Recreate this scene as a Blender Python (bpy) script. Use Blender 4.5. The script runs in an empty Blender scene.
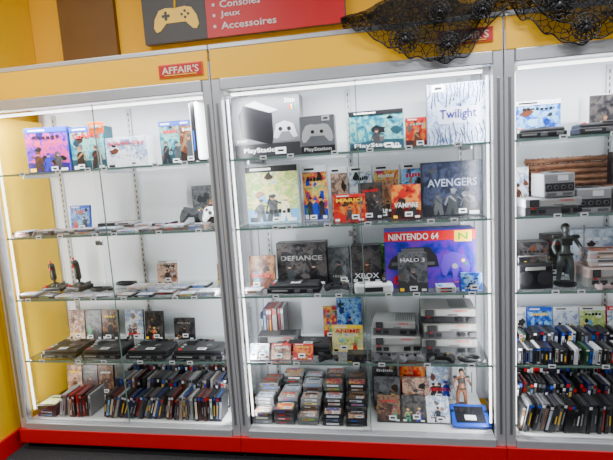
import bpy, bmesh, math, random
from mathutils import Vector, Matrix, Euler
SC=bpy.context.scene; COL=SC.collection
R=random.Random(7)
# ------------------------------------------------------------ materials
_m={}
def sat(c):
    mx=max(c); mn=min(c)
    if mx-mn<.07 or mx<.03: return tuple(v*.86 for v in c)
    return tuple(mx*.9*(max(v,.0)/mx)**1.6 for v in c)
def nodes(name):
    m=bpy.data.materials.new(name); m.use_nodes=True
    nt=m.node_tree; return m,nt,nt.nodes['Principled BSDF'],nt.nodes['Material Output']
def M(col,rough=.5,metal=0,emit=0,name=None,raw=False):
    k=(tuple(col),rough,metal,emit,raw)
    if k in _m: return _m[k]
    if not raw: col=sat(col)
    m,nt,p,o=nodes(name or 'plastic_%d'%len(_m))
    p.inputs['Base Color'].default_value=(*col,1); p.inputs['Roughness'].default_value=rough
    p.inputs['Metallic'].default_value=metal
    if emit: p.inputs['Emission Color'].default_value=(*col,1); p.inputs['Emission Strength'].default_value=emit
    n=nt.nodes.new('ShaderNodeTexNoise'); n.inputs['Scale'].default_value=35
    mr=nt.nodes.new('ShaderNodeMapRange'); mr.inputs['To Min'].default_value=max(0,rough-.05); mr.inputs['To Max'].default_value=min(1,rough+.05)
    nt.links.new(n.outputs['Fac'],mr.inputs['Value']); nt.links.new(mr.outputs['Result'],p.inputs['Roughness'])
    _m[k]=m; return m
def NOISE(c1,c2,scale=5,rough=.8,bump=.1,name='surface',metal=0):
    m,nt,p,o=nodes(name)
    tc=nt.nodes.new('ShaderNodeTexCoord'); n=nt.nodes.new('ShaderNodeTexNoise'); n.inputs['Scale'].default_value=scale; n.inputs['Detail'].default_value=4
    r=nt.nodes.new('ShaderNodeValToRGB'); r.color_ramp.elements[0].position=.35; r.color_ramp.elements[1].position=.65
    r.color_ramp.elements[0].color=(*c1,1); r.color_ramp.elements[1].color=(*c2,1)
    nt.links.new(tc.outputs['Object'],n.inputs['Vector']); nt.links.new(n.outputs['Fac'],r.inputs['Fac']); nt.links.new(r.outputs['Color'],p.inputs['Base Color'])
    b=nt.nodes.new('ShaderNodeBump'); b.inputs['Strength'].default_value=bump; nt.links.new(n.outputs['Fac'],b.inputs['Height']); nt.links.new(b.outputs['Normal'],p.inputs['Normal'])
    p.inputs['Roughness'].default_value=rough; p.inputs['Metallic'].default_value=metal
    return m
def ART(cols,scale=24,seed=0):
    k=('art',tuple(cols),scale,seed)
    if k in _m: return _m[k]
    m,nt,p,o=nodes('printed_cover_%d'%len(_m)); cols=[sat(c) for c in cols]
    tc=nt.nodes.new('ShaderNodeTexCoord'); n=nt.nodes.new('ShaderNodeTexNoise'); n.noise_dimensions='4D'
    n.inputs['Scale'].default_value=scale; n.inputs['Detail'].default_value=6; n.inputs['Roughness'].default_value=.62
    n.inputs['Distortion'].default_value=1.0; n.inputs['W'].default_value=seed*3.7
    r=nt.nodes.new('ShaderNodeValToRGB'); cr=r.color_ramp
    cr.elements[0].position=.34; cr.elements[0].color=(*cols[0],1); cr.elements[1].position=.66; cr.elements[1].color=(*cols[-1],1)
    for i,c in enumerate(cols[1:-1]):
        e=cr.elements.new(.34+.32*(i+1)/(len(cols)-1)); e.color=(*c,1)
    nt.links.new(tc.outputs['Object'],n.inputs['Vector']); nt.links.new(n.outputs['Fac'],r.inputs['Fac']); nt.links.new(r.outputs['Color'],p.inputs['Base Color'])
    p.inputs['Roughness'].default_value=.35
    _m[k]=m; return m
def GLASS(name,tint,fac,ior=1.35):
    m=bpy.data.materials.new(name); m.use_nodes=True; nt=m.node_tree; nt.nodes.clear()
    o=nt.nodes.new('ShaderNodeOutputMaterial'); t=nt.nodes.new('ShaderNodeBsdfTransparent'); g=nt.nodes.new('ShaderNodeBsdfGlossy')
    t.inputs['Color'].default_value=(*tint,1); g.inputs['Roughness'].default_value=.03
    f=nt.nodes.new('ShaderNodeFresnel'); f.inputs['IOR'].default_value=ior
    mu=nt.nodes.new('ShaderNodeMath'); mu.operation='MULTIPLY'; mu.inputs[1].default_value=fac
    x=nt.nodes.new('ShaderNodeMixShader'); nt.links.new(f.outputs[0],mu.inputs[0]); nt.links.new(mu.outputs[0],x.inputs[0])
    nt.links.new(t.outputs[0],x.inputs[1]); nt.links.new(g.outputs[0],x.inputs[2]); nt.links.new(x.outputs[0],o.inputs['Surface'])
    return m
BLK=M((.006,.006,.008),.4); DK=M((.020,.020,.024),.45); GR=M((.11,.11,.12),.45); LG=M((.34,.34,.33),.45); WH=M((.82,.83,.85),.4)
RED=M((.60,.0,.005),.4,raw=True); SIL=M((.60,.61,.65),.35,.5,name='brushed_aluminium',raw=True); CHR=M((.8,.8,.82),.12,1)
YEL=M((.95,.58,.0),.4,raw=True); ORG=M((.85,.13,.0),.45,raw=True); BLU=M((.01,.07,.5),.35,raw=True); GRN=M((.03,.35,.06),.4)
# ------------------------------------------------------------ builder
class B:
    def __init__(s,name): s.name=name; s.bm=bmesh.new(); s.mats=[]
    def mi(s,m):
        if m not in s.mats: s.mats.append(m)
        return s.mats.index(m)
    def put(s,bm2,mat,c=(0,0,0),rot=(0,0,0),smooth=False):
        bm2.transform(Matrix.Translation(c)@Euler(rot).to_matrix().to_4x4())
        i=s.mi(mat)
        for f in bm2.faces: f.material_index=i; f.smooth=smooth
        me=bpy.data.meshes.new('t'); bm2.to_mesh(me); bm2.free(); s.bm.from_mesh(me); bpy.data.meshes.remove(me)
    def box(s,c,sz,mat,bev=0,rot=(0,0,0),seg=2):
        b=bmesh.new(); bmesh.ops.create_cube(b,size=1); bmesh.ops.scale(b,vec=sz,verts=b.verts)
        if bev: bmesh.ops.bevel(b,geom=b.edges[:],offset=bev,segments=seg,affect='EDGES',profile=.5)
        s.put(b,mat,c,rot); return s
    def cyl(s,c,r,h,mat,r2=None,seg=20,rot=(0,0,0),bev=0):
        b=bmesh.new(); bmesh.ops.create_cone(b,cap_ends=True,segments=seg,radius1=r,radius2=r if r2 is None else r2,depth=h)
        if bev: bmesh.ops.bevel(b,geom=[e for e in b.edges if abs(e.verts[0].co.z-e.verts[1].co.z)<1e-6],offset=bev,segments=2,affect='EDGES')
        s.put(b,mat,c,rot,smooth=False); return s
    def ball(s,c,sz,mat,rot=(0,0,0)):
        b=bmesh.new(); bmesh.ops.create_uvsphere(b,u_segments=16,v_segments=10,radius=.5); bmesh.ops.scale(b,vec=sz,verts=b.verts)
        s.put(b,mat,c,rot,True); return s
    def prism(s,pts,th,mat,c=(0,0,0),rot=(0,0,0),bev=0):
        """polygon in XZ, extruded along Y (centred)"""
        b=bmesh.new(); a=[b.verts.new((x,-th/2,z)) for x,z in pts]; d=[b.verts.new((x,th/2,z)) for x,z in pts]; n=len(pts)
        b.faces.new(a); b.faces.new(d[::-1])
        for i in range(n): b.faces.new((a[(i+1)%n],a[i],d[i],d[(i+1)%n]))
        bmesh.ops.recalc_face_normals(b,faces=b.faces)
        if bev: bmesh.ops.bevel(b,geom=[e for e in b.edges if abs(e.verts[0].co.y-e.verts[1].co.y)<1e-7],offset=bev,segments=3,affect='EDGES')
        s.put(b,mat,c,rot); return s
    def tube(s,pts,r,mat,n=6,closed=False):
        b=bmesh.new(); P=[Vector(p) for p in pts]; L=len(P); rings=[]
        for i,p in enumerate(P):
            if closed: d=P[(i+1)%L]-P[i-1]
            else: d=P[min(i+1,L-1)]-P[max(i-1,0)]
            if d.length<1e-9: d=Vector((0,0,1))
            q=d.to_track_quat('Z','Y')
            rings.append([b.verts.new(p+q@Vector((r*math.cos(2*math.pi*k/n),r*math.sin(2*math.pi*k/n),0))) for k in range(n)])
        for i in range(L if closed else L-1):
            A=rings[i]; C=rings[(i+1)%L]
            for k in range(n): b.faces.new((A[k],A[(k+1)%n],C[(k+1)%n],C[k]))
        if not closed: b.faces.new(rings[0][::-1]); b.faces.new(rings[-1])
        s.put(b,mat,smooth=True); return s
    def text(s,t,w,h,mat,c,rot=(0,0,0),th=.0012):
        """text fitted in w x h, facing -Y, centred at c"""
        cu=bpy.data.curves.new('t','FONT'); cu.body=t; cu.extrude=.02; cu.align_x='CENTER'; cu.align_y='CENTER'; cu.resolution_u=2; cu.offset=.012
        o=bpy.data.objects.new('t',cu); COL.objects.link(o); bpy.context.view_layer.update()
        me=bpy.data.meshes.new_from_object(o.evaluated_get(bpy.context.evaluated_depsgraph_get()))
        bpy.data.objects.remove(o); bpy.data.curves.remove(cu)
        b=bmesh.new(); b.from_mesh(me); bpy.data.meshes.remove(me)
        xs=[v.co.x for v in b.verts]; ys=[v.co.y for v in b.verts]
        if not xs: b.free(); return s
        cx=(min(xs)+max(xs))/2; cy=(min(ys)+max(ys))/2; sx=w/(max(xs)-min(xs)); sy=h/(max(ys)-min(ys))
        for v in b.verts: v.co=Vector(((v.co.x-cx)*sx,-v.co.z*th/.04,(v.co.y-cy)*sy))
        s.put(b,mat,c,rot); return s
    def skin(s,verts,edges,rad,mat,sub=1):
        me=bpy.data.meshes.new('sk'); me.from_pydata(verts,edges,[]); o=bpy.data.objects.new('sk',me); COL.objects.link(o)
        o.modifiers.new('s','SKIN'); ss=o.modifiers.new('u','SUBSURF'); ss.levels=sub
        for i,v in enumerate(me.skin_vertices[0].data): v.radius=(rad[i],rad[i]); v.use_root=(i==0)
        bpy.context.view_layer.update()
        m2=bpy.data.meshes.new_from_object(o.evaluated_get(bpy.context.evaluated_depsgraph_get())); bpy.data.objects.remove(o)
        b=bmesh.new(); b.from_mesh(m2); bpy.data.meshes.remove(m2); s.put(b,mat,smooth=True); return s
    def done(s,loc=(0,0,0),rz=0,rx=0,ry=0,parent=None):
        me=bpy.data.meshes.new(s.name); s.bm.to_mesh(me); s.bm.free()
        for m in s.mats: me.materials.append(m)
        o=bpy.data.objects.new(s.name,me); COL.objects.link(o); o.location=loc; o.rotation_euler=(rx,ry,rz)
        if parent: o.parent=parent
        return o
# ------------------------------------------------------------ camera
cd=bpy.data.cameras.new('camera'); cam=bpy.data.objects.new('camera',cd); COL.objects.link(cam)
cd.lens=26.72; cd.sensor_width=36; cam.location=(0,-1.95,1.36); cam.rotation_euler=(1.4433,.0619,.1636); SC.camera=cam
# ------------------------------------------------------------ room
wallm=NOISE((.88,.43,.0),(.92,.47,.0),3,.7,.03,'painted_yellow_wall')
yelm=NOISE((.92,.54,.0),(.96,.58,.0),2,.45,.02,'yellow_panel_paint')
carp=NOISE((.012,.012,.014),(.05,.05,.055),160,.95,.5,'charcoal_carpet')
ceilm=NOISE((.5,.5,.5),(.58,.58,.57),8,.9,.05,'ceiling_tile')
b=B('floor'); b.box((0,-1.5,-.025),(8,5,.05),carp); b.done()
b=B('ceiling'); b.box((0,-1.5,2.93),(8,5,.06),ceilm); b.done()
b=B('wall_back'); b.box((0,.58,1.45),(8,.1,2.9),wallm); b.done()
b=B('wall_left'); b.box((-2.02,-.1,1.45),(.1,1.25,2.9),yelm); b.done()
b=B('baseboard_left'); b.box((-1.962,-.1,.05),(.015,1.24,.1),RED,.002); b.done()
b=B('trim_1'); b.box((-1.60,.515,2.45),(.34,.03,.86),NOISE((.16,.07,.01),(.18,.08,.012),4,.6,.02,'brown_panel')); b.done()
# ------------------------------------------------------------ display cabinets
CAB=[(-1.922,-.719),(-.719,.484),(.484,1.687)]
Z=[.16,.475,.80,1.12,1.435]   # shelf tops, base first
gl_d=GLASS('door_glass',(.99,.995,.995),.45,1.35); gl_s=GLASS('shelf_glass',(.95,.98,.97),.8)
gl_e=M((.13,.21,.18),.15,name='glass_edge',raw=True)
backm=NOISE((.90,.94,.98),(.93,.96,1.0),1.2,.35,.01,'white_back_panel')
hdr=M((1.0,.53,.0),.4,0,.16,name='backlit_yellow_header',raw=True)
led=M((1,.98,.95),.5,0,6,name='led_diffuser')
white=M((1,1,1),.45)
def area(name,loc,rot,sx,sy,e,col=(.96,.98,1),par=None):
    l=bpy.data.lights.new(name,'AREA'); l.shape='RECTANGLE'; l.size=sx; l.size_y=sy; l.energy=e; l.color=col
    o=bpy.data.objects.new(name,l); COL.objects.link(o); o.location=loc; o.rotation_euler=rot
    if par: o.parent=par
    return o
rt=random.Random(3)
for ci,(xa,xb) in enumerate(CAB):
    E=bpy.data.objects.new('display_cabinet',None); COL.objects.link(E)
    xm=(xa+xb)/2; W=xb-xa; pw=.042; D=.46
    f=B('frame')
    for x in (xa+pw/2,xb-pw/2):
        f.box((x,.02,.99),(pw-.002,.04,1.74),SIL,.004); f.box((x,D-.02,.99),(pw-.002,.04,1.74),SIL,.004)
        f.box((x,-.0015,.93),(.010,.004,1.5),M((.4,.41,.43),.3,.8),.001)
    f.box((xm,.015,.135),(W-.084,.05,.045),SIL,.004); f.box((xm,.015,1.757),(W-.084,.045,.05),SIL,.004)
    f.box((xm,.02,1.915),(W-.002,.05,.022),SIL,.004); f.box((xm,D/2,.150),(W-.09,D-.06,.016),white)
    f.box((xm,D/2,1.915),(W-.01,D-.02,.012),white)
    f.box((xm,-.004,.085),(W-.001,.02,.075),RED,.003); f.box((xm,.05,.03),(W-.01,.04,.058),BLK)
    f.box((xm,D/2,1.79),(W-.09,D-.06,.012),white)
    f.done(parent=E)
    h=B('header'); h.box((xm,.004,1.843),(W-.012,.016,.122),hdr,.002)
    h.box((xm,D-.02,1.843),(W-.09,.012,.12),white); h.done(parent=E)
    k=B('back_panel'); k.box((xm,D-.03,.95),(W-.085,.012,1.66),backm)
    for x in (xa+.10,xm-.04,xb-.10):
        k.box((x,D-.042,.96),(.024,.010,1.6),M((.66,.67,.68),.4,.4),.001)
        for i in range(52): k.box((x,D-.0475,.20+i*.03),(.005,.002,.017),DK)
    k.done(parent=E)
    g=B('side_panels')
    for x in (xa+.02,xb-.02):
        if ci==0 and x<xm: g.box((x,D/2,.95),(.012,D-.09,1.55),yelm)
        else: g.box((x,D/2,.95),(.004,D-.09,1.55),gl_d)
    g.done(parent=E)
    g=B('door_glass'); g.box(((xa+pw+xm+.02)/2,.008,.945),(xm+.02-xa-pw,.004,1.56),gl_d)
    g.box(((xb-pw+xm-.02)/2,.018,.945),(xb-pw-xm+.02,.004,1.56),gl_d); g.done(parent=E)
    t=B('door_hardware'); t.box((xm+.02,.008,.945),(.0035,.005,1.56),gl_e)
    t.box((xm-.02,-.002,1.085),(.036,.014,.024),CHR,.003); t.cyl((xm-.02,-.011,1.085),.008,.008,GR,rot=(math.pi/2,0,0)); t.done(parent=E)
    for i,z in enumerate(Z[1:]):
        s=B('glass_shelf_%d'%(i+1)); s.box((xm,.225,z-.004),(W-.092,.37,.008),gl_s); s.box((xm,.039,z-.004),(W-.092,.0025,.0095),gl_e)
        for x in (xa+.10,xm-.04,xb-.10): s.box((x,.27,z-.015),(.006,.26,.012),SIL)
        for q in range(6):
            x=xa+.1+(W-.2)*(q+rt.uniform(.1,.9))/6; s.box((x,.036,z-.001),(.030,.0012,.018),WH); s.box((x,.0352,z-.001),(.018,.0008,.006),BLK)
        s.done(parent=E)
    L=B('led_strips')
    for x in (xa+.052,xb-.052): L.box((x,.052,.95),(.008,.008,1.5),led)
    L.box((xm,.06,1.72),(W-.14,.02,.010),led); L.done(parent=E)
    area('strip_top',(xm,.07,1.712),(math.radians(15),0,0),W-.14,.03,12,par=E)
    area('strip_left',(xa+.062,.058,.95),(0,math.radians(-90),math.radians(35)),1.5,.02,8.5,par=E)
    area('strip_right',(xb-.062,.058,.95),(0,math.radians(90),math.radians(-35)),1.5,.02,8.5,par=E)
for i,(x,y) in enumerate([(-1.6,-1.0),(.9,-1.0),(-1.6,-2.6),(.9,-2.6)]):
    c=B('ceiling_light'); c.box((x,y,2.885),(1.22,.32,.03),WH,.004); c.box((x,y,2.868),(1.16,.26,.008),led); c.done()
    area('ceiling_lamp',(x,y,2.855),(0,0,0),1.15,.25,34)
w=bpy.data.worlds.new('shop_ambient'); SC.world=w; w.use_nodes=True
w.node_tree.nodes['Background'].inputs[0].default_value=(1,.97,.93,1); w.node_tree.nodes['Background'].inputs[1].default_value=.22
# ------------------------------------------------------------ signs
s=B('wall_sign'); s.box((-.70,.50,2.28),(1.10,.03,.36),GR,.002)
dg=M((.055,.05,.05),.5)
s.box((-1.07,.483,2.28),(.36,.006,.36),dg); s.box((-.522,.483,2.28),(.735,.006,.36),M((.6,.004,.01),.45,raw=True))
pad=[(0,.05),(.06,.055),(.10,.045),(.13,0),(.14,-.05),(.125,-.075),(.10,-.07),(.06,-.03),(0,-.03)]
pad=pad+[(-x,z) for x,z in pad[::-1][1:-1]]
s.prism([(x*.92,z*.92) for x,z in pad],.004,YEL,c=(-1.06,.478,2.225))
s.box((-1.115,.475,2.235),(.045,.002,.014),dg); s.box((-1.115,.4745,2.235),(.014,.002,.045),dg)
for dx,dz in((0,.016),(0,-.016),(.018,0),(-.018,0)): s.cyl((-1.005+dx,.475,2.235+dz),.007,.002,dg,rot=(math.pi/2,0,0))
s.tube([(-1.06,.477,2.27),(-1.055,.477,2.32),(-1.03,.477,2.36),(-1.03,.477,2.42)],.006,YEL)
for t,z,wd in (('Consoles',2.262,.22),('Jeux',2.208,.11),('Accessoires',2.153,.30)):
    s.text(t,wd,.036,WH,(-.81+wd/2,.479,z)); s.cyl((-.845,.479,z),.008,.002,WH,rot=(math.pi/2,0,0))
s.done()
def label(x,z):
    b=B('brand_label'); b.box((0,0,0),(.205,.006,.058),ORG,.002); b.box((0,-.001,0),(.197,.006,.050),RED,.002)
    b.text("AFFAIR'S",.17,.030,M((1,.95,.8),.4),(0,-.005,.002)); b.box((0,-.005,-.019),(.15,.001,.004),YEL)
    return b.done((x,-.0075,z))
label(-.848,1.832); label(.342,1.845); label(1.54,1.84)
# ------------------------------------------------------------ item helpers
PAL={
'warm':[(.08,.008,.008),(.5,.03,.02),(.7,.32,.06),(.5,.36,.2)],
'cool':[(.01,.02,.12),(.03,.18,.55),(.4,.65,.85),(.01,.04,.15)],
'teal':[(.01,.05,.07),(.03,.22,.28),(.3,.5,.45),(.01,.03,.05)],
'mix':[(.02,.08,.4),(.6,.06,.04),(.85,.62,.2),(.08,.33,.22)],
'pastel':[(.25,.50,.72),(.85,.75,.42),(.3,.45,.15),(.82,.80,.72)],
'dark':[(.004,.004,.006),(.02,.02,.025),(.10,.085,.08),(.008,.008,.01)],
'purple':[(.03,.01,.15),(.2,.03,.5),(.75,.12,.25),(.03,.05,.4)],
'white':[(.65,.68,.72),(.8,.82,.85),(.20,.3,.45),(.85,.86,.88)],
'navy':[(.004,.006,.014),(.010,.015,.035),(.04,.05,.10),(.004,.005,.012)],
'green':[(.01,.06,.02),(.06,.3,.05),(.4,.6,.15),(.01,.03,.01)],
'brown':[(.02,.01,.006),(.11,.05,.03),(.30,.20,.12),(.03,.016,.01)],
'skin':[(.35,.2,.15),(.65,.5,.4),(.12,.05,.05),(.6,.55,.52)],
'silver':[(.20,.24,.32),(.5,.55,.62),(.7,.74,.80),(.3,.33,.45)],
'grey':[(.03,.033,.036),(.07,.075,.08),(.16,.165,.18),(.04,.04,.045)],
}
def art(k,seed=0,scale=24): return ART([tuple(c) for c in PAL[k]],scale,seed%5)
def blob(rx,rz,rng,n=14,j=.25): return [(rx*math.cos(a)*(1+rng.uniform(-j,j)),rz*math.sin(a)*(1+rng.uniform(-j,j))) for a in [2*math.pi*i/n for i in range(n)]]
def person(b,w,h,c,yf,mat,mat2,mat3,rng):
    """printed character"""
    x0,z0=c; L=rng.uniform(-.12,.12); a=rng.uniform(-.15,.2); g=rng.choice([-1,1])
    def P(p): return [(x0+g*x*w,z0+z*h) for x,z in p]
    b.prism(P([(-.24,-.42),(-.07,-.42),(0,-.22),(.06,-.42),(.20,-.42),(.14,-.05),(.15,.1),(.05,.17),(-.05,.17),(-.15,.1),(-.12,-.05)]),.0006,mat,c=(0,yf,0))
    b.prism(P([(.10,.13),(.17,.08),(.30,a-.05),(.27,a)]),.0006,mat3,c=(0,yf-.0002,0))
    b.prism(P([(-.10,.13),(-.17,.08),(-.26,-.14),(-.21,-.15)]),.0006,mat3,c=(0,yf-.0002,0))
    b.prism(P([(-.12,.10),(.10,-.06),(.12,-.02),(-.05,.14)]),.0006,mat3,c=(0,yf-.0003,0))
    b.prism([(x0+L*w*.3+p[0],z0+.235*h+p[1]) for p in blob(.075*w,.07*h,rng,12,.12)],.0006,mat2,c=(0,yf-.0004,0))
    b.prism([(x0+L*w*.3+p[0],z0+.275*h+p[1]) for p in blob(.10*w,.055*h,rng,10,.3)],.0006,mat3,c=(0,yf-.0006,0))
def tag(b,c,w=.034,h=.021,col=None,rot=(0,0,0)):
    b.box(c,(w,.001,h),col or WH,rot=rot); b.box((c[0],c[1]-.0008,c[2]),(w*.6,.0006,h*.35),BLK,rot=rot)
SKN=M((.50,.33,.24),.4)
def cover(b,w,h,yf,k,rng,title=None,band=None,tcol=None,tz=.3,th=.14,fig=True,cz=None,nf=None):
    cz=h/2 if cz is None else cz; P=PAL[k]
    b.box((0,yf,cz),(w*.985,.0008,h*.985),art(k,rng.randint(0,99)))
    b.prism([(-w*.49,cz-h*.49),(w*.49,cz-h*.49),(w*.49,cz-h*rng.uniform(.2,.36)),(w*.1,cz-h*rng.uniform(.2,.34)),(-w*.49,cz-h*rng.uniform(.16,.34))],.0005,M(P[3] if k in('dark','navy','grey') else P[rng.choice([0,1])],.35),c=(0,yf-.0004,0))
    for i in range(7):
        Q=PAL[rng.choice([k,k,k,'brown','dark'] if k!='navy' else ['navy','grey'])]; s_=rng.uniform(.05,.13)
        x=rng.uniform(-.36,.36)*w; z=cz+rng.uniform(-.38,.36)*h
        b.prism([(x+p[0],z+p[1]) for p in blob(s_*w,s_*h*.8,rng,9,.45)],.0005,M(Q[rng.randint(0,3)],.35),c=(0,yf-.0005-.00004*i,0))
    if fig:
        n=nf or (1 if w<.1 else rng.choice([1,1,2,3]))
        for i in range(n):
            Q=PAL[rng.choice([k,k,'brown','dark','grey','mix'] if k!='navy' else ['grey'])]
            sc=(.95,.78,.7)[n-1]*rng.uniform(.85,1.1); fw=min(w,h*.75)*sc
            person(b,fw,h*.86*sc,(0 if n==1 else (-.28+.56*i/(n-1))*w*.85,cz+h*(-.5+.42*sc*.86+.03)),yf-.0010-.001*i*.3,M(Q[rng.choice([0,1,3])],.35),SKN if k not in('navy',) else M((.1,.11,.14),.4),M(Q[rng.randint(0,3)],.35),rng)
    if band: b.box((0,yf-.0026,cz+h*.44),(w*.985,.0008,h*.105),band); b.box((-w*.2,yf-.0032,cz+h*.44),(w*.4,.0006,h*.04),WH if band!=WH else BLK)
    tc=tcol or rng.choice([WH,YEL,RED,BLK,WH,LG])
    if title: b.text(title,w*.82,h*th,tc,(0,yf-.0036,cz+h*tz))
    else:
        z=cz+h*rng.choice([.28,-.3,.26]); n=rng.randint(4,8); x=-w*.33
        ww=w*.66/n
        for i in range(n): b.box((x+ww*(i+.5),yf-.003,z+rng.uniform(-.01,.01)*h),(ww*.68,.0006,h*rng.uniform(.045,.08)),tc)
    b.box((w*.36,yf-.003,cz-h*.44),(w*.16,.0006,h*.06),WH); b.box((-w*.38,yf-.003,cz-h*.43),(w*.14,.0006,h*.08),rng.choice([WH,BLK,YEL]))
def gbox(name,x,y,z,w,d,h,k,title=None,rz=0,rx=0,side=None,price=True,band=None,seed=None,**kw):
    rng=random.Random(seed if seed is not None else int((x+5)*971+z*77))
    b=B(name); b.box((0,0,h/2),(w,d,h),side or M(PAL[k][0],.4),.0012)
    cover(b,w,h,-d/2-.0004,k,rng,title,band,**kw)
    b.box((0,0,h+.0004),(w*.94,d*.9,.0006),art(k,3))
    if price: tag(b,(rng.uniform(-.25,.25)*w,-d/2-.005,.016+rng.uniform(0,.01)))
    return b.done((x,y,z+.001),rz,rx)
def case(x,y,z,k,w=.13,h=.17,rz=0,rx=-.10,band=None,title=None,d=.015,name='game_case',**kw):
    return gbox(name,x,y,z,w,d,h,k,title,rz,rx,BLK if band is None else band,band=band,**kw)
DCOL=[(.008,.008,.01)]*7+[(.4,.4,.42),(.01,.02,.08),(.12,.01,.01),(.1,.1,.1),(.7,.7,.72),(.02,.08,.03)]
def row(name,x0,x1,y,z,h,d,seed,cols=None,lean=.0,t=.0145,rz=0,lab=.45):
    """a packed row of cases, spines to the front"""
    rng=random.Random(seed); b=B(name); x=x0; cols=cols or DCOL; ph=rng.uniform(0,6)
    while x<x1-t:
        hh=h*rng.choice([1,1,1,.97,.88]); ln=lean*(.6+.5*math.sin(x*9+ph))+rng.uniform(-.015,.015); dy=rng.uniform(-.008,.008); c=rng.choice(cols); m=M(c,.35)
        cx=x+t/2-(x0+x1)/2; rot=(0,ln,0)
        def pt(dx,yy,zz): v=Euler(rot).to_matrix()@Vector((dx,yy,zz)); return (cx+v.x,dy+v.y,v.z+abs(math.sin(ln))*t/2)
        b.box(pt(0,0,hh/2),(t*.94,d,hh),m,rot=rot)
        b.box(pt(0,-d/2-.0004,hh*.9),(t*.8,.0006,hh*.1),rng.choice([LG,DK,DK,BLK,WH,GR,WH,BLU,RED]),rot=rot)
        if rng.random()<lab:
            k=rng.choice(['dark','grey','white','white','dark','cool','brown','skin','silver','mix']); b.box(pt(0,-d/2-.0004,hh*.45),(t*.74,.0006,hh*.72),M(PAL[k][rng.randint(0,3)],.35),rot=rot)
        b.box(pt(0,-d/2-.001,hh*rng.uniform(.4,.5)),(t*.32,.0006,hh*rng.uniform(.25,.5)),rng.choice([WH,LG,LG,GR,BLK,YEL]),rot=rot)
        x+=t/math.cos(ln)+.0006+(.012 if rng.random()<.06 else 0)
    return b.done(((x0+x1)/2,y,z+.001),rz)
def stack(name,x,y,z,n,w,d,t,seed,cols,rz=0,lab=True,price=True,tops=('white','mix','warm','cool','pastel')):
    """pile of lying cases or cartridges"""
    rng=random.Random(seed); b=B(name)
    for i in range(n):
        r=rng.uniform(-.06,.06); zz=t*(i+.5)+.0005*i; dx=rng.uniform(-.004,.004)
        b.box((dx,0,zz),(w,d,t*.95),M(rng.choice(cols),.4),min(.002,t*.15),rot=(0,0,r))
        if lab:
            v=Euler((0,0,r)).to_matrix()@Vector((0,-d/2-.0005,0)); k=rng.choice(['white','white','grey','silver','warm','pastel','brown'])
            b.box((dx+v.x,v.y,zz),(w*.6,.0008,t*.5),M(PAL[k][rng.randint(0,3)],.4),rot=(0,0,r)); b.box((dx+v.x-.01,v.y-.0006,zz),(w*.32,.0006,t*.2),rng.choice([BLK,RED,GR,BLU,WH]),rot=(0,0,r))
    top=t*n+.0005*n
    b.box((0,0,top),(w*.8,d*.75,.001),art(rng.choice(tops),rng.randint(0,4),34))
    b.box((0,d*.2,top+.0008),(w*.6,d*.12,.0006),rng.choice([WH,RED,BLK,BLU]))
    if price: b.box((w*.15,-d*.2,top+.001),(.035,.02,.001),WH); b.box((w*.15,-d*.2,top+.002),(.022,.005,.0006),BLK)
    return b.done((x,y,z+.001),rz)
def controller(x,y,z,mat,rz=0,rx=0,sc=1,acc=None,name='game_controller',dz=0):
    b=B(name); o=[(0,.035),(.028,.040),(.055,.038),(.072,.022),(.079,-.02),(.074,-.052),(.060,-.058),(.046,-.038),(.03,-.018),(0,-.018)]
    o=o+[(-a,c) for a,c in o[::-1][1:-1]]; o=[(a*sc,c*sc) for a,c in o]
    b.prism(o,.026*sc,mat,c=(0,0,.02*sc),rot=(-math.pi/2,0,0),bev=.004*sc)
    a=acc or BLK
    for sx in(-1,1):
        b.cyl((.026*sx*sc,-.006*sc,.038*sc),.011*sc,.012*sc,BLK,seg=16); b.cyl((.026*sx*sc,-.006*sc,.045*sc),.010*sc,.004*sc,DK,seg=16,bev=.001)
        b.box((.052*sx*sc,.040*sc,.022*sc),(.026*sc,.012*sc,.012*sc),a,.003*sc)
    b.box((-.052*sc,.016*sc,.034*sc),(.024*sc,.008*sc,.004*sc),a,.001); b.box((-.052*sc,.016*sc,.034*sc),(.008*sc,.024*sc,.004*sc),a,.001)
    for i,(dx,dy) in enumerate(((0,.010),(0,-.010),(.010,0),(-.010,0))): b.cyl(((.052+dx)*sc,(.016+dy)*sc,.035*sc),.0042*sc,.005*sc,[GRN,BLU,RED,YEL][i] if acc is None else a,seg=10)
    b.box((0,.018*sc,.0335*sc),(.028*sc,.016*sc,.002*sc),a,.0008)
    return b.done((x,y,z+.001+dz),rz,rx)
# -------- consoles
def console_flat(x,y,z,w=.24,d=.2,h=.055,rz=0,body=BLK,top=DK,name='game_console',acc=RED):
    b=B(name); b.box((0,0,h*.32),(w,d,h*.5),body,.004); b.box((0,.005,h*.68),(w*.96,d*.94,h*.5),top,.008)
    b.cyl((w*.12,.01,h*.94),min(w,d)*.34,.004,body,seg=32,bev=.001); b.cyl((w*.12,.01,h*.97),min(w,d)*.10,.004,GR,seg=24)
    for i in range(3): b.cyl((-w*.38,-d*.3+.03*i,h*.95),.008,.005,[acc,LG,LG][i],seg=12)
    for i in range(7): b.box((-w*.3,d*.12+i*.009,h*.935),(w*.22,.003,.002),BLK)
    for i in(-1,1): b.box((w*.2+i*.03,-d/2-.001,h*.32),(.026,.003,.012),GR,.001)
    b.box((-w*.25,-d/2-.001,h*.35),(w*.3,.002,.006),LG)
    b.box((w*.05,-d*.28,h*.94+.004),(.045,.026,.001),WH); b.box((w*.05,-d*.28,h*.94+.005),(.028,.007,.0006),BLK)
    return b.done((x,y,z+.001),rz)
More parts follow.
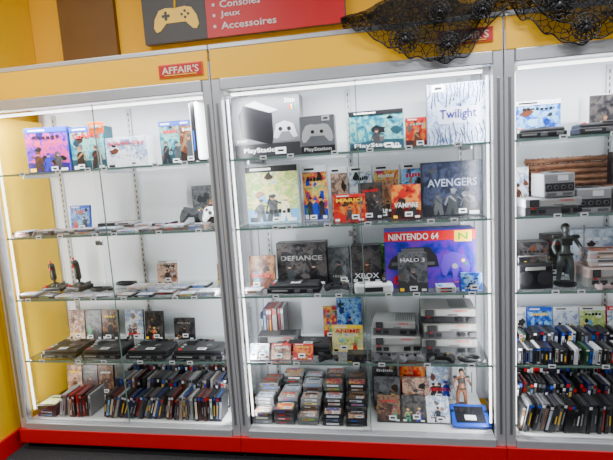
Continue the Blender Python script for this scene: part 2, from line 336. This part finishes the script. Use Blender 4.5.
def console_front(x,y,z,w=.25,d=.2,h=.085,rz=0,name='game_console',c1=LG,c2=GR,dark=BLK):
    """cartridge-loading grey console with front flap"""
    b=B(name); b.prism([(-w/2,0),(w/2,0),(w/2,h*.5),(-w/2,h*.5)],d*.96,c2,c=(0,.004,0),bev=.002)
    b.box((0,0,h*.74),(w,d,h*.5),c1,.004); b.box((w*.08,-d/2-.0015,h*.74),(w*.62,.003,h*.36),M((.36,.36,.35),.4),.001)
    b.box((w*.08,-d/2-.004,h*.62),(w*.18,.004,h*.06),c2,.001); b.box((-w*.34,-d/2-.0015,h*.74),(w*.16,.003,h*.4),dark)
    for i in range(6): b.box((-w*.34,-d/2-.0035,h*.6+i*h*.055),(w*.14,.002,h*.018),GR)
    for i in range(2): b.box((-w*.36+i*.035,-d/2+.001,h*.25),(.026,.006,h*.22),DK,.001)
    b.box((-w*.36,-d/2+.0,h*.45),(.01,.004,.005),RED)
    for i in(0,1): b.box((w*.22+i*.045,-d/2+.001,h*.26),(.032,.006,h*.26),BLK,.002)
    for i in range(9): b.box((w*.05+i*.009,0,h*.995),(.004,d*.7,.003),c2)
    b.text('CONSOLE',w*.24,h*.11,RED,(w*.22,-d/2-.0035,h*.86))
    return b.done((x,y,z+.001),rz)
def console_cube(x,y,z,s=.14,rz=0,c=LG):
    """cube-shaped console with handle, disc lid and controller ports"""
    b=B('game_console'); h=s*.78; b.box((0,0,h/2),(s,s,h),c,.006); b.cyl((0,0,h+.002),s*.36,.006,GR,seg=32,bev=.002); b.cyl((0,0,h+.006),s*.18,.003,DK,seg=24)
    b.box((0,-s/2-.001,h*.42),(s*.92,.003,h*.34),DK,.001)
    for i in range(4): b.cyl((-s*.33+i*s*.22,-s/2-.003,h*.42),s*.075,.004,GR,seg=20,rot=(math.pi/2,0,0)); b.cyl((-s*.33+i*s*.22,-s/2-.005,h*.42),s*.045,.003,BLK,seg=16,rot=(math.pi/2,0,0))
    for i in (0,1): b.box((-s*.25+i*s*.5,-s/2-.002,h*.14),(s*.3,.003,h*.1),GR,.001)
    b.tube([(-s*.4,s*.48,h*.7),(-s*.4,s*.62,h*.8),(s*.4,s*.62,h*.8),(s*.4,s*.48,h*.7)],.006,c)
    b.box((s*.1,-s/2-.003,h*.8),(.04,.001,.022),WH); return b.done((x,y,z+.001),rz)
def cable(name,x,y,z,r,seed,mat=BLK,n=5):
    rng=random.Random(seed); pts=[]
    for i in range(n*14):
        a=i/14*2*math.pi; rr=r*(1+.18*math.sin(a*.37+seed)); pts.append((rr*math.cos(a)+rng.uniform(-.002,.002),rr*.6*math.sin(a),.004+.0025*(i/14)+.002*math.sin(a*2.3)))
    b=B(name); b.tube(pts,.0032,mat,5); b.box((r*1.1,-.01,.008),(.03,.016,.014),mat,.003); return b.done((x,y,z+.001))
def joystick(x,y,z,h,rz=0,sc=1):
    b=B('flight_joystick'); b.box((0,0,.014),(.11*sc,.10,.028),BLK,.008); b.cyl((0,0,.034),.032,.014,BLK,r2=.02,seg=24)
    b.tube([(0,0,.03),(0,.002,.06),(.002,0,.08)],.008,DK,10)
    b.skin([(0,0,.055),(0,-.002,.08),(.001,-.004,h*.75),(0,-.012,h*.93),(.002,-.024,h)],[(0,1),(1,2),(2,3),(3,4)],[.020,.017,.015,.020,.015],BLK)
    b.box((0,-.030,h*.82),(.008,.010,.018),RED,.003); b.cyl((.0,-.022,h+.012),.006,.012,RED,seg=12); b.cyl((-.032,-.035,.033),.008,.012,RED,seg=12); b.cyl((.032,-.035,.033),.008,.012,GR,seg=12)
    b.box((.03,.03,.034),(.012,.035,.014),GR,.003)
    return b.done((x,y,z+.001),rz)
def figurine(x,y,z,h,m1,m2,m3,rz=0):
    b=B('collectible_figurine'); b.cyl((0,0,.006),h*.17,.012,BLK,seg=28,bev=.002); s=h
    V=[(0,0,.50),(0,0,.60),(0,0,.72),(0,0,.80),(0,-.005,.88), (-.07,0,.48),(-.09,-.02,.28),(-.10,.01,.07),(-.10,-.04,.055), (.07,0,.48),(.09,-.01,.28),(.10,.0,.07),(.10,-.05,.055),
       (-.13,0,.77),(-.19,-.02,.62),(-.17,-.10,.52),(.13,0,.77),(.20,-.02,.64),(.22,-.10,.60)]
    Ed=[(0,1),(1,2),(2,3),(3,4),(0,5),(5,6),(6,7),(7,8),(0,9),(9,10),(10,11),(11,12),(2,13),(13,14),(14,15),(2,16),(16,17),(17,18)]
    Rd=[.075,.065,.085,.035,.04,.06,.048,.034,.028,.06,.048,.034,.028,.042,.033,.024,.042,.033,.024]
    b.skin([(a*s,c*s,d*s) for a,c,d in V],Ed,[r*s for r in Rd],m1)
    b.ball((0,-.005*s,.91*s),(.11*s,.12*s,.15*s),m2); b.ball((0,.015*s,.94*s),(.13*s,.13*s,.14*s),m3)
    b.box((0,-.05*s,.72*s),(.16*s,.06*s,.12*s),m3,.01*s); b.box((-.15*s,0,.79*s),(.09*s,.09*s,.05*s),m3,.01*s); b.box((.15*s,0,.79*s),(.09*s,.09*s,.05*s),m3,.01*s)
    b.box((0,-.0*s,.51*s),(.20*s,.13*s,.04*s),m3,.008*s)
    b.tube([(.22*s,-.11*s,.45*s),(.22*s,-.12*s,.98*s)],.012*s,GR)
    return b.done((x,y,z+.001),rz)
z5,z4,z3,z2,z1=Z
# ============================================================ CENTRE cabinet
# shelf 1
b=B('console_box'); w_,d_,h_=.32,.13,.285
b.box((0,0,h_/2),(w_,d_,h_),M((.12,.125,.135),.4),.002); b.box((0,-d_/2-.001,h_*.62),(w_*.99,.001,h_*.74),M((.13,.135,.15),.4)); b.box((0,-d_/2-.001,h_*.12),(w_*.99,.0014,h_*.22),M((.010,.010,.012),.4))
b.prism([(-.12,.10),(.02,.06),(.03,.09),(.03,.21),(-.10,.25),(-.13,.2)],.001,M((.008,.008,.010),.3),c=(0,-d_/2-.002,0)); b.prism([(-.10,.245),(.02,.205),(.06,.215),(-.05,.262)],.001,M((.5,.51,.53),.3),c=(0,-d_/2-.0025,0))
b.prism([(.045,.15),(.085,.165),(.125,.15),(.145,.09),(.125,.085),(.105,.115),(.07,.115),(.05,.085),(.03,.09)],.001,M((.45,.46,.49),.3),c=(0,-d_/2-.0028,0))
b.cyl((.065,-d_/2-.0032,.128),.01,.001,BLK,rot=(math.pi/2,0,0)); b.cyl((.105,-d_/2-.0032,.128),.01,.001,BLK,rot=(math.pi/2,0,0))
for i,cm in enumerate([RED,YEL,BLU,GRN]): b.box((.115+.008*i,-d_/2-.003,.225),(.006,.001,.022),cm)
b.text('SONY',.05,.013,WH,(-.12,-d_/2-.003,.082)); b.text('PlayStation',.17,.028,WH,(-.03,-d_/2-.003,.034)); b.text('30th',.05,.02,WH,(.115,-d_/2-.003,.255))
tag(b,(.06,-d_/2-.004,.03),.05,.03); b.done((-.525,.22,z1+.001),.04)
b=B('controller_box'); b.box((0,0,.0825),(.155,.07,.165),GR,.002); b.box((0,-.0355,.09),(.152,.001,.135),M((.17,.18,.20),.35)); b.box((0,-.0362,.018),(.152,.001,.032),BLK)
b.prism([(p[0]*.5,p[1]*.6) for p in pad],.001,M((.6,.6,.62),.4),c=(0,-.0365,.095)); b.text('PlayStation',.12,.02,WH,(0,-.0375,.018)); b.cyl((-.02,-.0375,.095),.008,.001,BLK,rot=(math.pi/2,0,0)); b.cyl((.02,-.0375,.095),.008,.001,BLK,rot=(math.pi/2,0,0)); tag(b,(.04,-.039,.15)); b.done((-.275,.10,z1+.001),0)
gbox('console_box',-.02,.19,z1,.24,.10,.175,'teal','PlayStation',side=M((.02,.04,.05),.4),tz=-.38,th=.13,tcol=WH,seed=77,nf=1,band=BLK)
gbox('game_box',.165,.28,z1,.10,.05,.14,'warm',band=RED)
b=B('collector_box'); b.box((0,0,.13),(.255,.10,.26),M((.25,.28,.36),.3,.2),.003); b.box((0,-.051,.13),(.25,.001,.255),ART([(.06,.09,.2),(.30,.36,.48),(.52,.58,.68),(.12,.16,.3)],30,2)); b.box((0,-.052,.125),(.17,.001,.07),M((.55,.58,.66),.35)); b.text('Twilight',.15,.05,M((.04,.03,.16),.4),(0,-.0535,.125))
vm=M((.03,.03,.07),.4)
for i in range(17):
    x=-.12+.015*i
    b.tube([(x,-.052,.006),(x+.01*math.sin(i),-.052,.04),(x-.006,-.052,.055+.014*(i%4))],.0020,vm); b.tube([(x,-.052,.254),(x+.008*math.cos(i),-.052,.22),(x-.004,-.052,.20-.014*((i*3)%4))],.0020,vm)
tag(b,(-.08,-.054,.24),.05,.03); b.done((.33,.17,z1+.001),-.05)
# shelf 2
gbox('collector_box',-.53,.24,z2,.26,.07,.28,'pastel',None,seed=4,side=WH,tcol=BLK,nf=3,band=BLK)
gbox('game_box',-.325,.27,z2,.12,.06,.265,'mix',seed=9,side=WH,band=WH)
for i,(x0,x1,k) in enumerate([(-.26,-.17,'skin'),(-.165,-.05,'white'),(-.045,.08,'mix'),(.09,.20,'cool')]): gbox('game_box',(x0+x1)/2,.35,z2,x1-x0-.006,.05,.25,k,seed=20+i,side=WH,band=WH,price=False)
case(-.155,.13,z2,'warm',.145,.125,title='MARIO',tz=.28,tcol=YEL,band=RED); case(-.06,.20,z2,'dark',.11,.17,seed=31); case(.02,.22,z2,'brown',.10,.18,seed=32); case(.10,.14,z2,'warm',.13,.155,title='VAMPIRE',tcol=WH,tz=-.1,seed=34)
gbox('collector_box',.305,.22,z2,.26,.09,.245,'navy','AVENGERS',tz=.12,th=.14,tcol=M((.35,.38,.45),.4),seed=5,side=BLK,nf=3)
# shelf 3
case(-.60,.17,z3,'brown',.13,.165,title='FAR CRY 2',tz=-.1,th=.12,tcol=RED,seed=2); gbox('console_box',-.41,.26,z3,.25,.08,.215,'dark','DEFIANCE',tz=.15,th=.11,tcol=LG,side=BLK,seed=3,nf=2)
console_flat(-.43,.11,z3,.25,.10,.05)
gbox('game_box',-.23,.28,z3,.105,.06,.18,'grey',seed=12); gbox('console_box',-.095,.29,z3,.145,.08,.185,'dark','XBOX',tcol=WH,tz=-.3,side=BLK,seed=13); case(.03,.36,z3,'green',.12,.175,band=GRN,seed=14)
b=B('console_box'); w_,d_,h_=.40,.14,.265
b.box((0,0,h_/2),(w_,d_,h_),M((.04,.03,.2),.35),.002); b.box((0,-d_/2-.0008,h_*.42),(w_*.99,.001,h_*.82),ART([(.01,.015,.12),(.04,.04,.4),(.22,.04,.4),(.01,.1,.5)],10,1)); b.box((0,-d_/2-.001,h_*.91),(w_*.99,.0014,h_*.165),RED)
b.text('NINTENDO 64',.22,.03,WH,(-.07,-d_/2-.003,h_*.905)); b.box((.145,-d_/2-.002,h_*.89),(.075,.001,.05),YEL); b.text('N',.04,.03,GRN,(.145,-d_/2-.003,h_*.89))
b.prism([(-.17,.14),(-.10,.19),(.0,.19),(.03,.15),(.04,.10),(-.17,.09),(-.19,.10)],.001,M((.02,.02,.025),.3),c=(0,-d_/2-.002,0)); b.box((-.075,-d_/2-.003,.175),(.10,.001,.02),GR); b.box((-.075,-d_/2-.003,.115),(.19,.001,.015),GR)
b.prism([(.06,.15),(.10,.165),(.15,.15),(.175,.10),(.165,.06),(.15,.06),(.13,.10),(.118,.06),(.115,.03),(.10,.03),(.098,.06),(.09,.10),(.07,.055),(.055,.06),(.045,.10)],.001,M((.20,.10,.50),.3),c=(0,-d_/2-.002,0)); b.cyl((.108,-d_/2-.003,.10),.012,.001,LG,rot=(math.pi/2,0,0)); b.cyl((.145,-d_/2-.003,.125),.008,.001,YEL,rot=(math.pi/2,0,0)); b.cyl((.155,-d_/2-.003,.11),.006,.001,GRN,rot=(math.pi/2,0,0))
b.prism([(.02,.02),(.19,.03),(.19,.045),(.1,.025)],.001,ORG,c=(0,-d_/2-.0015,0)); b.text('64',.09,.05,RED,(-.12,-d_/2-.003,.045)); b.done((.195,.20,z3+.001),0)
case(.115,.07,z3,'grey',.128,.175,title='HALO 3',tz=.32,th=.1,tcol=WH,seed=8,d=.02)
b=B('handheld_console'); b.box((0,0,.022),(.17,.06,.044),WH,.01); b.box((-.05,0,.046),(.03,.03,.004),LG,.002); b.cyl((.05,0,.047),.012,.006,DK); b.box((0,-.031,.02),(.08,.002,.02),DK); b.done((-.06,.075,z3+.001),.1)
stack('handheld_game_stack',.25,.08,z3,2,.08,.07,.013,5,[(.5,.5,.5),(.1,.1,.4)]); gbox('game_box',.36,.07,z3,.09,.03,.08,'cool',seed=18,rx=-.1)
stack('handheld_game_stack',-.63,.085,z3,2,.09,.07,.012,15,[(.5,.5,.5),(.5,.1,.1)])
controller(-.235,.13,z3,DK,rz=.2,sc=.75)
# shelf 4
row('game_case_row',-.66,-.53,.34,z4,.19,.12,44,[(.3,.3,.32),(.02,.04,.15),(.3,.03,.02)])
console_front(-.555,.24,z4,.21,.10,.075,.05,c1=GR,c2=DK)
console_flat(-.40,.18,z4,.25,.13,.06,-.05); controller(-.285,.077,z4,BLK,rz=.15,sc=.6)
case(-.20,.18,z4,'pastel',.15,.13,title='ANIME',tcol=RED,tz=.3,seed=50,band=YEL,nf=3); case(-.20,.34,z4,'cool',.13,.22,seed=52); case(-.30,.36,z4,'mix',.08,.17,seed=53)
console_front(.03,.25,z4,.23,.17,.08,.03,c1=M((.45,.45,.45),.4),c2=LG); console_front(.03,.25,z4+.082,.20,.15,.07,-.08,c1=LG,c2=GR)
console_front(.275,.24,z4,.25,.18,.075,c1=M((.22,.22,.21),.45)); console_front(.275,.24,z4+.077,.24,.18,.07,.06,c1=M((.25,.24,.21),.45),c2=GR); console_front(.275,.24,z4+.149,.245,.18,.07,-.03,c1=M((.28,.27,.25),.45),c2=DK)
for i in range(3): case(-.62+.107*i,.075,z4,['white','skin','warm'][i],.095,.075,rx=-.5,seed=60+i,band=RED if i else WH)
gbox('game_box',-.14,.09,z4,.11,.06,.035,'dark',seed=66,price=False); controller(-.02,.09,z4,GR,rz=-.2,sc=.72,acc=DK); controller(.095,.085,z4,M((.2,.2,.22),.4),rz=.2,sc=.7,acc=DK); controller(.225,.085,z4,BLK,rz=-.1,sc=.8); cable('coiled_cable',.35,.08,z4,.045,3)
# shelf 5
GC=[(.10,.10,.105),(.16,.16,.165),(.06,.06,.065),(.26,.26,.26)]
KC=[(.008,.008,.01),(.012,.012,.014),(.03,.03,.03),(.12,.12,.12)]
TT=('white','grey','brown','skin','silver','mix')
rc=random.Random(12)
for i in range(5):
    for j,(yy,nn) in enumerate([(.085,3),(.165,5),(.245,6),(.325,7)]):
        stack('cartridge_stack',-.622+.113*i+rc.uniform(-.004,.004),yy,z5,max(1,nn+rc.choice([-1,0,0,1])),.098,.068,.018,70+i+20*j,GC if i<3 or j==3 else KC,rz=rc.uniform(-.05,.05),price=j<2,tops=TT)
case(-.03,.33,z5,'dark',.13,.19,seed=201); case(.11,.33,z5,'warm',.13,.19,seed=202); case(.245,.33,z5,'white',.13,.19,seed=203,title='Catherine',tz=-.2,th=.12,tcol=RED)
figurine(.34,.25,z5,.20,M((.3,.17,.12),.4),M((.5,.32,.24),.4),M((.03,.02,.015),.4))
case(-.02,.21,z5,'grey',.13,.16,seed=204,rx=-.25); case(.12,.21,z5,'skin',.13,.16,seed=205,rx=-.25)
case(-.015,.10,z5,'brown',.11,.12,seed=206,rx=-.6); case(.10,.10,z5,'dark',.11,.12,seed=207,rx=-.6); case(.212,.10,z5,'white',.105,.12,seed=208,rx=-.6)
b=B('tablet_console'); b.box((0,0,.007),(.17,.14,.014),BLU,.005); b.box((0,0,.0148),(.13,.10,.001),M((.02,.02,.025),.1)); b.box((0,-.02,.016),(.05,.03,.001),WH); b.cyl((-.075,.02,.016),.007,.004,DK); b.cyl((.075,.02,.016),.007,.004,DK); b.done((.355,.13,z5+.02),0,.25)
# ============================================================ LEFT cabinet
gbox('console_box',-1.665,.18,z1,.22,.09,.225,'purple',None,.12,seed=301,band=BLU,side=BLU,nf=3); gbox('console_box',-1.45,.20,z1,.18,.09,.215,'teal','GAME',.05,seed=302,side=M((.02,.1,.12),.4),band=BLU,nf=2)
b=B('price_sign'); b.box((0,0,.03),(.08,.003,.055),ORG,.001); b.text('PROMO',.06,.015,WH,(0,-.003,.035)); b.box((0,.01,-.08),(.006,.003,.17),LG); b.box((0,.006,.02),(.006,.012,.003),LG); b.box((0,.01,-.163),(.05,.03,.003),LG); b.done((-1.345,.085,z1+.166),0)
gbox('console_box',-1.225,.17,z1,.22,.08,.145,'white','SWITCH',0,seed=304,side=WH,tz=.3,th=.12,tcol=RED,nf=3)
gbox('game_box',-1.035,.25,z1,.12,.05,.215,'teal',seed=305,band=BLU); gbox('game_box',-.925,.22,z1,.10,.05,.21,'brown',seed=306,band=BLU)
b=B('game_console'); b.box((0,0,.145),(.045,.20,.27),WH,.012); b.box((0,0,.145),(.03,.206,.276),BLK,.008); b.cyl((0,0,.006),.05,.012,BLK,seg=28); b.box((0,-.1045,.10),(.006,.002,.09),BLU); b.done((-.83,.19,z1+.001),-.25)
# shelf 2
case(-1.60,.24,z2,'cool',.115,.135,seed=310,band=BLU)
rr=random.Random(5); x=-1.82
FC=[(.5,.51,.55),(.35,.37,.4),(.02,.02,.025),(.12,.08,.07)]
FT=('white','silver','grey','white','skin')
for i in range(9):
    stack('flat_game_case_stack',x,.12,z2,rr.choice([1,2,2]),.10,.095,.012,320+i,FC,rz=rr.uniform(-.1,.1),tops=FT); x+=.116
for i in range(5): stack('flat_game_case_stack',-1.44+.105*i,.26,z2,rr.choice([1,2,3]),.095,.10,.012,340+i,FC,rz=rr.uniform(-.06,.06),tops=FT)
controller(-.955,.24,z2,DK,rx=1.1,sc=.85,dz=.055); controller(-.835,.24,z2,WH,rx=1.1,sc=.85,dz=.055,acc=BLK)
gbox('game_box',-.90,.36,z2,.2,.05,.20,'grey',seed=312,price=False)
# shelf 3
joystick(-1.79,.22,z3,.15,.2); joystick(-1.64,.22,z3,.165,-.15,.9); cable('coiled_cable',-1.50,.20,z3,.055,8); cable('coiled_cable',-1.42,.31,z3,.05,11)
x=-1.83
for i in range(10): stack('flat_game_case_stack',x,.085,z3,rr.choice([1,1,2]),.095,.07,.011,350+i,FC+[(.3,.3,.32)],rz=rr.uniform(-.12,.12),tops=FT); x+=.109
for i in range(4): stack('flat_game_case_stack',-1.28+.115*i,.20,z3,rr.choice([1,2,3]),.10,.08,.012,365+i,FC+[(.6,.5,.4)],rz=rr.uniform(-.1,.1),tops=FT)
case(-1.17,.31,z3,'skin',.12,.13,seed=370,band=WH); case(-.85,.32,z3,'brown',.08,.10,seed=371)
# shelf 4
for i in range(3): case(-1.78+.105*i,.34,z4,['skin','grey','brown'][i],.10,.17,seed=380+i)
case(-1.42,.34,z4,'white',.11,.17,seed=384); case(-1.30,.34,z4,'dark',.11,.16,seed=385); case(-1.12,.34,z4,'dark',.12,.12,seed=386)
for i,(x0,x1) in enumerate([(-1.80,-1.59),(-1.57,-1.34),(-1.32,-1.09),(-1.07,-.79)]): console_flat((x0+x1)/2,.135,z4,x1-x0-.01,.15,.045,rr.uniform(-.04,.04),top=BLK)
for i in range(4): controller(-1.68+.235*i,.262,z4,BLK,rz=rr.uniform(-.3,.3),sc=.7)
# shelf 5
for i in range(3): case(-1.81+.10*i,.30,z5,['skin','dark','brown'][i],.095,.17,seed=390+i)
stack('flat_game_case_stack',-1.80,.11,z5,4,.11,.12,.015,395,[(.02,.02,.02),(.3,.02,.02)]); row('game_case_row',-1.73,-1.55,.12,z5,.12,.12,396,[(.3,.01,.01),(.01,.01,.01),(.3,.05,.04),(.3,.3,.3)],.5,lab=.4)
LC=[(.008,.008,.01)]*3+[(.10,.03,.02),(.12,.07,.05),(.08,.08,.09),(.3,.3,.3),(.02,.04,.1)]
row('game_case_row',-1.48,-.83,.11,z5,.125,.10,397,LC,.35,lab=.6); row('game_case_row',-1.48,-.83,.24,z5,.155,.10,398,LC,.2,lab=.6); row('game_case_row',-1.48,-.83,.36,z5,.17,.08,399,LC,.05,lab=.6)
# ============================================================ RIGHT cabinet
b=gbox('console_box',.665,.24,z1,.19,.10,.165,'cool',None,seed=401,side=WH,tz=.1,fig=False,band=WH); gbox('console_box',.98,.22,z1,.24,.10,.165,'dark','VR SET',seed=402,side=WH,tz=-.3)
console_flat(.64,.11,z1,.19,.12,.045,0); console_flat(.88,.10,z1,.2,.1,.05,0,body=DK); gbox('console_box',1.28,.22,z1,.28,.10,.2,'cool',seed=403)
CG=M((.32,.32,.34),.4)
console_front(.68,.12,z2,.22,.15,.07,.05,c1=CG); console_cube(.70,.11,z2+.073,.125,.1,CG); console_cube(.84,.12,z2,.13,.0,CG); console_cube(.985,.11,z2,.13,-.1,M((.2,.2,.22),.4)); gbox('game_box',.99,.15,z2+.112,.11,.04,.13,'dark',seed=408)
b=B('storage_basket'); wd=NOISE((.10,.035,.015),(.22,.09,.04),30,.7,.3,'wicker')
for i in range(9):
    b.tube([(math.cos(a)*(.20+.003*i)*1.0,math.sin(a)*(.055+.002*i),.012+.026*i) for a in [2*math.pi*j/32 for j in range(32)]],.013,wd,6,True)
b.box((0,0,.006),(.3,.09,.01),wd)
for j in range(20): a=2*math.pi*j/20; b.tube([(math.cos(a)*.205,math.sin(a)*.06,0.005),(math.cos(a)*.228,math.sin(a)*.070,.235)],.004,wd,5)
b.done((.88,.31,z2+.001))
gbox('game_box',.60,.27,z2,.09,.06,.2,'white',seed=409); console_flat(1.25,.2,z2,.28,.2,.06)
# shelf 3
gbox('console_box',.66,.26,z3,.13,.08,.18,'dark',seed=410,side=BLK)
b=B('portable_radio'); b.box((0,0,.055),(.15,.06,.11),BLK,.008); b.cyl((-.04,-.031,.05),.03,.004,DK,rot=(math.pi/2,0,0),seg=28); b.cyl((.04,-.031,.05),.03,.004,DK,rot=(math.pi/2,0,0),seg=28); b.box((0,-.031,.092),(.08,.003,.014),LG); b.tube([(-.06,0,.11),(-.06,0,.14),(.06,0,.14),(.06,0,.11)],.004,GR); b.done((.62,.10,z3+.001),.1)
figurine(.765,.14,z3,.27,M((.05,.06,.055),.35,.2),M((.10,.11,.10),.3,.4),M((.02,.022,.02),.35,.4))
gbox('game_box',.775,.33,z3,.10,.05,.2,'dark',seed=415,side=BLK)
console_front(.93,.18,z3,.2,.16,.08,.1,c1=M((.45,.38,.36),.4),c2=LG); gbox('game_box',.94,.33,z3,.2,.06,.22,'silver',seed=412); stack('flat_game_case_stack',.93,.18,z3+.083,4,.15,.12,.016,413,[(.5,.5,.52),(.5,.42,.4)]); controller(.90,.065,z3,M((.5,.42,.42),.4),sc=.6); gbox('console_box',1.3,.24,z3,.3,.1,.2,'cool',seed=414)
# shelf 4 and 5
for i in range(9): case(.605+.118*i,.33,z4,['white','cool','silver','pastel','white','skin','mix','cool','warm'][i],.112,.165,seed=420+i,band=[WH,BLU,WH,WH,RED,BLU,WH,BLU,RED][i])
row('game_case_row',.55,1.6,.22,z4,.10,.09,430,None,.08,lab=.4); row('game_case_row',.55,1.6,.10,z4,.07,.09,431,None,.08,lab=.5)
row('game_case_row',.55,1.6,.365,z5,.19,.10,432,None,.04,lab=.6); row('game_case_row',.55,1.6,.24,z5,.165,.10,433,None,.12); row('game_case_row',.55,1.6,.11,z5,.13,.10,434,[(.01,.01,.01)]*3+[(.05,.05,.06),(.15,.15,.16)],.2,lab=.25)
# ============================================================ spider web drape
def lace(name,sc,thr,base):
    m=bpy.data.materials.new(name); m.use_nodes=True; nt=m.node_tree; p=nt.nodes['Principled BSDF']; p.inputs['Base Color'].default_value=(.006,.006,.006,1); p.inputs['Roughness'].default_value=.95
    tc=nt.nodes.new('ShaderNodeTexCoord'); v=nt.nodes.new('ShaderNodeTexVoronoi'); v.feature='DISTANCE_TO_EDGE'; v.inputs['Scale'].default_value=sc
    lt=nt.nodes.new('ShaderNodeMath'); lt.operation='LESS_THAN'; lt.inputs[1].default_value=thr; nt.links.new(tc.outputs['Object'],v.inputs['Vector']); nt.links.new(v.outputs['Distance'],lt.inputs[0])
    mx=nt.nodes.new('ShaderNodeMath'); mx.operation='MAXIMUM'; mx.inputs[1].default_value=base; nt.links.new(lt.outputs[0],mx.inputs[0]); nt.links.new(mx.outputs[0],p.inputs['Alpha']); return m
lm=lace('black_lace',42,.045,.50)
def lowz(x):
    pts=[(-.14,1.955),(-.06,1.90),(.05,1.83),(.14,1.78),(.25,1.75),(.34,1.765),(.42,1.87),(.49,1.93),(.55,1.88),(.64,1.81),(.73,1.765),(.84,1.79),(.95,1.87),(1.08,1.93),(1.25,1.80),(1.45,1.90),(1.66,1.95)]
    for (a,c),(d,e) in zip(pts,pts[1:]):
        if a<=x<=d: t=(x-a)/(d-a); t=t*t*(3-2*t); return c+(e-c)*t
    return 1.95
b=B('spider_web_drape')
for ly,(short,yo) in enumerate([(0,0),(.06,-.012)]):
    bm=bmesh.new(); nx,nz=200,18; G=[]; hem=[]
    for i in range(nx+1):
        x=-.14+1.80*i/nx; c=[]
        topz=1.99+.030*math.sin(x*7+.5+ly)+.010*math.sin(x*31)
        if x<.1: topz=1.955+(topz-1.955)*max(0,(x+.14)/.24)
        lo=min(lowz(x)+short+.006*math.sin(x*90+ly),topz-.01)
        for j in range(nz+1):
            t=j/nz
            if t<.25: yy=.14-.17*(t/.25); zz=1.935+(topz-1.935)*math.sin(t/.25*math.pi/2)
            else: u=(t-.25)/.75; zz=topz+(lo-topz)*u; yy=-.036+yo-.010*math.sin(u*3)-.008*math.sin(x*48+u*4+ly)
            c.append(bm.verts.new((x,yy,zz)))
        hem.append((x,yy,zz)); G.append(c)
    for i in range(nx):
        for j in range(nz): bm.faces.new((G[i][j],G[i+1][j],G[i+1][j+1],G[i][j+1]))
    b.put(bm,lm,smooth=True); b.tube(hem,.003,BLK,5)
def med(x,z,r,y=-.080):
    for k in range(8):
        a=math.pi*k/8; b.tube([(x-r*math.cos(a),y,z-r*math.sin(a)),(x+r*math.cos(a),y,z+r*math.sin(a))],.0020,BLK,5)
    for q in (.4,.7,1): b.tube([(x+r*q*f*math.cos(a),y,z+r*q*f*math.sin(a)) for a,f in [(math.pi*k/16,1 if k%2==0 else .9) for k in range(32)]],.0028,BLK,5,True)
    b.ball((x,y-.004,z-.004),(r*.42,.012,r*.5),BLK); b.ball((x,y-.004,z+r*.27),(r*.26,.01,r*.24),BLK)
    for sx in(-1,1):
        for k in range(4):
            a=math.radians(50-k*35); b.tube([(x,y-.006,z),(x+sx*r*.42*math.cos(a),y-.008,z+r*.42*math.sin(a)+.01),(x+sx*r*.68*math.cos(a),y-.006,z+r*.68*math.sin(a)-.012)],.0026,BLK,5)
for x,z,r in [(.105,1.845,.058),(.265,1.805,.048),(.235,1.93,.04),(.655,1.905,.058),(.745,1.815,.05),(.86,1.86,.05),(.39,1.92,.038),(1.15,1.86,.05)]: med(x,z,r)
b.done()
